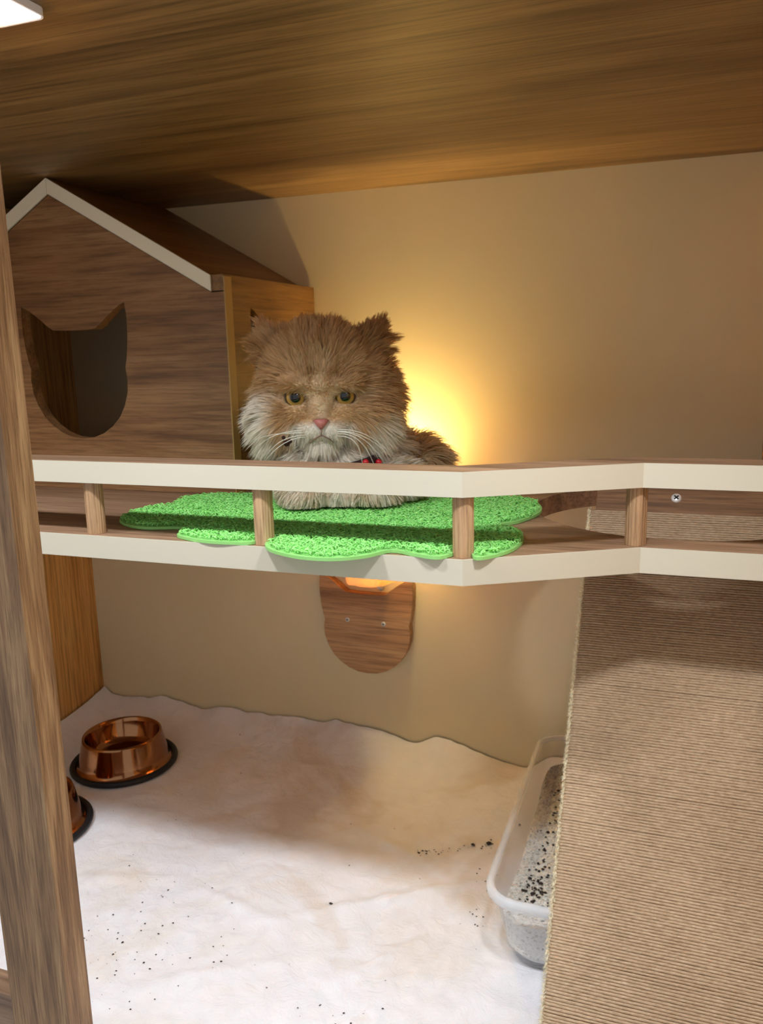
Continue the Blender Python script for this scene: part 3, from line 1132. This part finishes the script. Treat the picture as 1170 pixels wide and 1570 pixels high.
def coat(P):
    """coat colour by place on the cat (local mm)"""
    r, u, f = P[:, 0], P[:, 1], P[:, 2]
    n1 = npnoise(P, 0.035, 3.0)
    n2 = npnoise(P, 0.09, 9.0)
    c = np.tile(C_OR, (len(P), 1))
    L = lambda w, col: c * (1 - w[:, None]) + col * w[:, None]
    hd = f > -115
    # crown: darker ginger with streaks
    w = sstep(28, 60, u) * (0.45 + 0.35 * n1 + 0.2 * np.sin(r * 0.34 + 1.5 * n2))
    c = L(np.clip(w, 0, 1) * hd, C_DK)
    w = sstep(45, 80, r) * sstep(-38, 0, u) * hd
    c = L(np.clip(w, 0, 1) * 0.75, C_DK)
    # pale forehead between the brows, with frown stripes
    w = np.exp(-((r / 27) ** 2 + ((u - 22) / 26) ** 2)) * sstep(-45, -10, f)
    c = L(w * 0.75, C_CR)
    stripe = np.exp(-((np.abs(r) - 9 - 0.12 * np.maximum(u, 0)) / 3.2) ** 2) * sstep(4, 12, u) * (1 - sstep(34, 52, u)) * sstep(-50, -15, f)
    c = L(stripe * 0.6, C_DK)
    # pale rings round the eyes
    e = eye_d(P)
    c = L(np.exp(-((e - 1.45) / 0.5) ** 2) * 0.75, C_CR)
    # ginger patches under the eyes
    w = np.exp(-(((np.abs(r) - 40) / 17) ** 2 + ((u + 21) / 11) ** 2)) * sstep(-60, -30, f)
    c = L(w * 0.85, C_OR * 0.95)
    # nose bridge, muzzle, chin
    w = np.exp(-((r / 12) ** 2 + ((u + 18) / 16) ** 2)) * sstep(-40, -15, f)
    c = L(w * 0.9, C_CR)
    w = sstep(-26, -38, u + 0.22 * np.abs(r) * 0) * (1 - sstep(30, 46, np.abs(r))) * sstep(-60, -25, f)
    c = L(w, C_WH)
    # white cheeks and ruff
    lim = np.where(r < 0, 14, -22) + 10 * n1
    w = sstep(0, -22, u - lim) * sstep(46, 60, np.abs(r) + 0.3 * np.clip(-u - 30, 0, 60)) * sstep(-120, -85, f)
    c = L(np.clip(w, 0, 1), C_WH)
    w = sstep(-46, -60, u) * sstep(-125, -85, f) * (1 - sstep(70, 95, r))
    c = L(w * 0.9, C_WH)
    # legs and body
    w = sstep(-96, -108, u) * sstep(-60, -20, f) * (0.25 + 0.6 * n2)
    c = L(np.clip(w, 0, 1), C_OR)
    w = (1 - sstep(-150, -100, f)) * (0.55 + 0.5 * n1)
    c = L(np.clip(w, 0, 1), C_CR)
    w = sstep(105, 125, r) * (1 - sstep(-90, -70, f))
    c = L(w * 0.8, C_CR)
    # corners between eye and nose
    w = np.exp(-(((np.abs(r) - 17) / 4.5) ** 2 + ((u + 5) / 7) ** 2)) * sstep(-40, -15, f)
    c = L(w * 0.6, C_DK * 0.6)
    # inner ears
    for sg, ex, eu in ((-1, -61, 74), (1, 70, 74)):
        w = np.exp(-(((r - ex) / 9) ** 2 + ((u - eu) / 13) ** 2)) * sstep(-62, -56, f)
        c = L(w * 0.5, C_DK * 0.75 if sg > 0 else C_CR)
    return np.clip(c, 0, 1)


body.vertices.foreach_set('co', co.ravel())
body.update()
vn = np.empty(nv * 3)
body.vertices.foreach_get('normal', vn)
vn = vn.reshape(-1, 3)
body.calc_loop_triangles()
tri = np.empty(len(body.loop_triangles) * 3, dtype=np.int64)
body.loop_triangles.foreach_get('vertices', tri)
tri = tri.reshape(-1, 3)
A, B, C = co[tri[:, 0]], co[tri[:, 1]], co[tri[:, 2]]
fn = np.cross(B - A, C - A)
area = np.linalg.norm(fn, axis=1) / 2
cen = (A + B + C) / 3
# more hair on the face, none on the sole or in the eye sockets
wgt = area * np.where(cen[:, 2] > -60, 1.9, 1.0) * np.where((cen[:, 2] > -40) & (np.abs(cen[:, 0]) < 60) & (cen[:, 1] > -75), 1.7, 1.0)
wgt[cen[:, 1] < flat_z + 1.0] = 0
wgt[cen[:, 2] < -240] *= 0.4
wgt /= wgt.sum()
NH = 78000
idx = RNG.choice(len(tri), NH, p=wgt)
r1, r2 = np.sqrt(RNG.random(NH)), RNG.random(NH)
b0, b1, b2 = 1 - r1, r1 * (1 - r2), r1 * r2
Proot = A[idx] * b0[:, None] + B[idx] * b1[:, None] + C[idx] * b2[:, None]
nrm = vn[tri[idx, 0]] * b0[:, None] + vn[tri[idx, 1]] * b1[:, None] + vn[tri[idx, 2]] * b2[:, None]
nrm /= np.linalg.norm(nrm, axis=1)[:, None] + 1e-9
e = eye_d(Proot)
nose_zone = ((Proot[:, 0] / 9) ** 2 + ((Proot[:, 1] + 34) / 6) ** 2 < 1) & (Proot[:, 2] > -8)
keep = (e > 1.08) & ~nose_zone
Proot, nrm, e = Proot[keep], nrm[keep], e[keep]
NH = len(Proot)
r, u, f = Proot.T
# length of hair
face_d = np.sqrt((r / 46) ** 2 + ((u + 14) / 44) ** 2) + np.clip((-f - 15) / 45, 0, 3)
ln = 4.0 + 24.0 * sstep(0.55, 1.5, face_d)
ln += 8 * sstep(45, 70, np.abs(r)) * sstep(20, -10, u) * (f > -110)
ln = np.where((u < -52) & (f > -60) & (u > -95), np.maximum(ln, 16), ln)
ln = np.where(f < -110, 30, ln)
ln = np.where(u < -98, np.minimum(ln, 15), ln)
ln = np.where((np.abs(r) > 40) & (u > 72), 9 + 5 * RNG.random(NH), ln)       # ears
tail = (r > 118) & (f < -70)
ln = np.where(tail, 40, ln)
ln = np.where(e < 1.6, np.minimum(ln, 3.5), ln)
ln *= RNG.uniform(0.65, 1.15, NH)
# lie of the coat
ctr = np.array([0, -26.0, 10.0])
v = Proot - ctr
v[:, 1] -= np.where((u < 0), 18 * np.abs(r) / 60, 0)
v[:, 2] -= 14
v[f < -110] = np.array([0.25, -0.55, -0.7])
v[tail] = np.array([0.85, 0.05, 0.45])
low = (u < -92) & (f > -110)
v[low] = np.stack([r[low] * 0.012 - 0.3, np.full(low.sum(), -0.9), np.full(low.sum(), 0.5)], 1)
v /= np.linalg.norm(v, axis=1)[:, None] + 1e-9
tg = v - nrm * np.sum(v * nrm, axis=1)[:, None]
tg /= np.linalg.norm(tg, axis=1)[:, None] + 1e-6
nz = np.stack([npnoise(Proot, 0.06, s) for s in (1.0, 21.0, 41.0)], 1)
lift = np.where(face_d < 0.9, 0.28, 0.62)
lift = np.where((u > 40) & (f > -110), 0.75, lift)
d = tg * 0.85 + nrm * lift[:, None] + nz * 0.55 + RNG.normal(0, 0.13, (NH, 3))
d /= np.linalg.norm(d, axis=1)[:, None]
grav = np.where(u > 30, 0.08, 0.30)
g = np.array([0, -1.0, 0])
Ts = [0.0, 0.35, 0.7, 1.0]
pts = [Proot - nrm * 0.6]
for t in Ts[1:]:
    pts.append(Proot + d * (ln * t)[:, None] + g * (grav * ln * t * t)[:, None])
# clumping towards guide hairs
ng = NH // 14
gi = RNG.choice(NH, ng, replace=False)
kd = kdtree.KDTree(ng)
for i, q in enumerate(gi):
    kd.insert(Vector(Proot[q]), i)
kd.balance()
near = np.array([gi[kd.find(Vector(p))[1]] for p in Proot])
cl = np.where(ln > 8, 0.55, 0.2) * RNG.uniform(0.5, 1.1, NH)
for k, t in enumerate(Ts):
    if k == 0:
        continue
    tgt = pts[k][near]
    w = (cl * t ** 1.4)[:, None]
    rel = np.linalg.norm(Proot - Proot[near], axis=1)[:, None] < 16
    pts[k] = np.where(rel, pts[k] * (1 - w) + tgt * w, pts[k])
for k in range(1, 4):
    pts[k][:, 1] = np.maximum(pts[k][:, 1], flat_z + 0.8)
    pts[k] = pts[k]
wid = np.clip(0.34 + ln * 0.013, 0.36, 0.72)
sd = np.cross(d, nrm + RNG.normal(0, 0.35, (NH, 3)))
sd /= np.linalg.norm(sd, axis=1)[:, None] + 1e-9
ring = []
for k, t in enumerate(Ts[:3]):
    wk = (wid * (1.0, 0.9, 0.6)[k])[:, None] * sd
    ring += [pts[k] - wk, pts[k] + wk]
ring.append(pts[3])
allp = np.stack(ring, 1)                       # NH x 7 x 3
wp = loc2w(allp.reshape(-1, 3))
base = np.arange(NH) * 7
q1 = np.stack([base, base + 1, base + 3, base + 2], 1)
q2 = np.stack([base + 2, base + 3, base + 5, base + 4], 1)
t3 = np.stack([base + 4, base + 5, base + 6], 1)
fur = bpy.data.meshes.new('fur')
fur.vertices.add(NH * 7)
fur.vertices.foreach_set('co', wp.ravel())
loops = np.concatenate([q1.ravel(), q2.ravel(), t3.ravel()])
fur.loops.add(len(loops))
fur.loops.foreach_set('vertex_index', loops)
fur.polygons.add(NH * 3)
st = np.concatenate([np.arange(NH) * 4, NH * 4 + np.arange(NH) * 4, NH * 8 + np.arange(NH) * 3])
fur.polygons.foreach_set('loop_start', st)
fur.update(calc_edges=True)
cc = coat(Proot) * RNG.uniform(0.84, 1.1, NH)[:, None]
at = fur.attributes.new('coat', 'FLOAT_COLOR', 'POINT')
buf = np.ones((NH, 7, 4))
buf[:, :, :3] = np.clip(cc, 0, 1)[:, None, :]
at.data.foreach_set('color', buf.ravel())


def m_coat(name, rough, transl):
    m, nt, b = newmat(name)
    a = N(nt, 'ShaderNodeAttribute')
    a.attribute_name = 'coat'
    nt.links.new(a.outputs['Color'], b.inputs['Base Color'])
    b.inputs['Roughness'].default_value = rough
    b.inputs['Specular IOR Level'].default_value = 0.25
    if transl:
        tl = N(nt, 'ShaderNodeBsdfTranslucent')
        nt.links.new(a.outputs['Color'], tl.inputs[0])
        mx = N(nt, 'ShaderNodeMixShader')
        mx.inputs[0].default_value = transl
        nt.links.new(b.outputs[0], mx.inputs[1]); nt.links.new(tl.outputs[0], mx.inputs[2])
        nt.links.new(mx.outputs[0], nt.nodes['Material Output'].inputs[0])
    return m


bc = coat(co) * 0.8
at = body.attributes.new('coat', 'FLOAT_COLOR', 'POINT')
buf = np.ones((nv, 4))
dk = np.array(lin(52, 34, 26)[:3])
lidw = np.clip((1.18 - ed) / 0.15, 0, 1)[:, None]
buf[:, :3] = bc * (1 - lidw) + dk * lidw
at.data.foreach_set('color', buf.ravel())
body.vertices.foreach_set('co', loc2w(co).ravel())
body.materials.clear()
body.update()
mobj('body', body, m_coat('cat_skin', 0.8, 0), cat, True)
o = mobj('fur', fur, m_coat('cat_fur', 0.6, 0.4), cat)
o['kind'] = 'stuff'

# eyes
m, nt, b = newmat('cat_eye')
tc = N(nt, 'ShaderNodeTexCoord')
sx = N(nt, 'ShaderNodeSeparateXYZ')
nt.links.new(tc.outputs['Object'], sx.inputs[0])
cmb = N(nt, 'ShaderNodeCombineXYZ')
nt.links.new(sx.outputs['X'], cmb.inputs[0]); nt.links.new(sx.outputs['Y'], cmb.inputs[1])
vl = N(nt, 'ShaderNodeVectorMath', operation='LENGTH')
nt.links.new(cmb.outputs[0], vl.inputs[0])
mr = N(nt, 'ShaderNodeMapRange')
mr.inputs[2].default_value = 0.0145
nt.links.new(vl.outputs['Value'], mr.inputs[0])
c = ramp_node(nt, [(0.0, (0.004, 0.004, 0.004, 1)), (0.42, (0.004, 0.004, 0.004, 1)), (0.48, lin(152, 116, 52)), (0.70, lin(186, 146, 74)), (0.80, lin(36, 25, 16))], mr.outputs[0])
nt.links.new(c, b.inputs['Base Color'])
b.inputs['Roughness'].default_value = 0.08
b.inputs['Coat Weight'].default_value = 0.6
for ex, eu in EYES:
    bm = bmesh.new()
    bmesh.ops.create_uvsphere(bm, u_segments=32, v_segments=20, radius=0.0145)
    me = bpy.data.meshes.new('eye')
    bm.to_mesh(me); bm.free()
    o = mobj('eye', me, m, cat, True)
    o.matrix_parent_inverse = Matrix.Identity(4)
    wp_ = Vector(loc2w((ex, eu - 0.3, -21.5)))
    rotm = Matrix((cR, cU, cF)).transposed().to_4x4()
    o.matrix_basis = Matrix.Translation(wp_ - cat.location) @ rotm

# nose
pts_n = [(-9.5, -28.5, 5.2), (-5, -26.8, 8.5), (0, -27, 9.6), (5, -26.8, 8.5), (9.5, -28.5, 5.2), (6.5, -32.5, 8.2), (2.2, -37.5, 9.2), (0, -39.5, 8.8), (-2.2, -37.5, 9.2), (-6.5, -32.5, 8.2)]
bm = bmesh.new()
top = [bm.verts.new(loc2w((p[0], p[1], p[2] + 0.6))) for p in pts_n]
mid = bm.verts.new(loc2w((0, -31.5, 12.0)))
bot = [bm.verts.new(loc2w((p[0] * 1.08, -32 + (p[1] + 32) * 1.08, p[2] - 6))) for p in pts_n]
n = len(top)
for k in range(n):
    bm.faces.new((top[k], top[(k + 1) % n], mid))
    bm.faces.new((bot[k], bot[(k + 1) % n], top[(k + 1) % n], top[k]))
bm.faces.new(bot[::-1])
o = obj('nose', bm, plain('pink_nose', lin(186, 112, 104), 0.45, 0, 900, 0.2), cat, True)
o['label'] = 'small pink nose'
bm = bmesh.new()
tube(bm, [loc2w(p) for p in ((0, -38.5, 9.2), (0, -42, 9.4), (0, -46, 8.8))], 0.0007, 6)
for sg in (-1, 1):
    tube(bm, [loc2w(p) for p in ((0, -46, 8.8), (sg * 5, -48.5, 8.8), (sg * 10, -51.5, 7.2), (sg * 15, -56, 3.5))], [0.0008, 0.0008, 0.0007, 0.0003], 6)
obj('mouth', bm, plain('mouth_line', lin(128, 92, 78), 0.7), cat, True)

# whiskers
m_wh = plain('whisker_white', lin(250, 246, 232), 0.35)
for sg, u0, tip in ((-1, -40, (-82, -62, -10)), (-1, -43, (-86, -54, -14)), (-1, -46, (-74, -78, -4)), (-1, -48, (-86, -98, -4)),
                    (1, -40, (84, -72, 6)), (1, -43, (78, -86, 6)), (1, -45, (66, -92, 8)), (1, -48, (50, -96, 8)), (1, -42, (92, -84, 0))):
    p0 = np.array((sg * 19.0, u0, 5.0))
    p3 = np.array(tip, float)
    p1 = p0 + np.array((sg * 26.0, 2.0, 14.0))
    p2 = (p0 + p3) / 2 + np.array((sg * 14.0, 7.0, 10.0))
    path = []
    for k in range(9):
        t = k / 8
        path.append(loc2w((1 - t) ** 3 * p0 + 3 * (1 - t) ** 2 * t * p1 + 3 * (1 - t) * t * t * p2 + t ** 3 * p3))
    obj('whisker', tube(bmesh.new(), path, [0.0005 * (1 - 0.6 * k / 8) for k in range(9)], 5), m_wh, cat, True)

# collar
bm = bmesh.new()
seg = 64
rings = []
for k in range(seg):
    a = 2 * math.pi * k / seg
    rr_, ff = 78 * math.sin(a), -52 + 66 * math.cos(a)
    uu = -82 - 9 * math.cos(a) + 6 * math.sin(a)
    rings.append([bm.verts.new(loc2w((rr_ * s, uu + h, -52 + (ff + 52) * s))) for s, h in ((1.0, -6), (1.03, 0), (1.0, 6), (0.96, 6), (0.96, -6))])
for k in range(seg):
    a, b_ = rings[k], rings[(k + 1) % seg]
    for q in range(5):
        bm.faces.new((a[q], a[(q + 1) % 5], b_[(q + 1) % 5], b_[q]))
col_o = obj('collar', bm, plain('dark_collar', lin(44, 22, 26), 0.6, 0, 300, 0.2), cat)
M['charm'] = plain('dark_charm', lin(52, 22, 18), 0.3, 0.3)
col_o['label'] = 'dark collar with red beads'
m_red = plain('red_bead', lin(196, 24, 40), 0.25)
for k, a in enumerate((18, 40, 58, 74, 92, -30, -55)):
    a = math.radians(a)
    bm = bmesh.new()
    p = loc2w((83.5 * math.sin(a), -82 - 9 * math.cos(a) + 6 * math.sin(a) + (3 if k % 2 else -3), -52 + 71 * math.cos(a)))
    bmesh.ops.create_icosphere(bm, subdivisions=2, radius=0.0042, matrix=Matrix.Translation(p))
    e_ = obj('bead', bm, m_red, None, True)
    e_.parent = col_o
    e_.matrix_parent_inverse = Matrix.Translation(-cat.location).inverted() @ Matrix.Translation(-cat.location)

for k, p in enumerate(((-43, -55, 6), (-46.5, -48, 4), (-39, -52.5, 7))):
    bm = bmesh.new()
    bmesh.ops.create_icosphere(bm, subdivisions=2, radius=(0.0042, 0.0026, 0.0030)[k], matrix=Matrix.Translation(loc2w(p)))
    e_ = obj('charm', bm, M['charm'], None, True)
    e_.parent = col_o
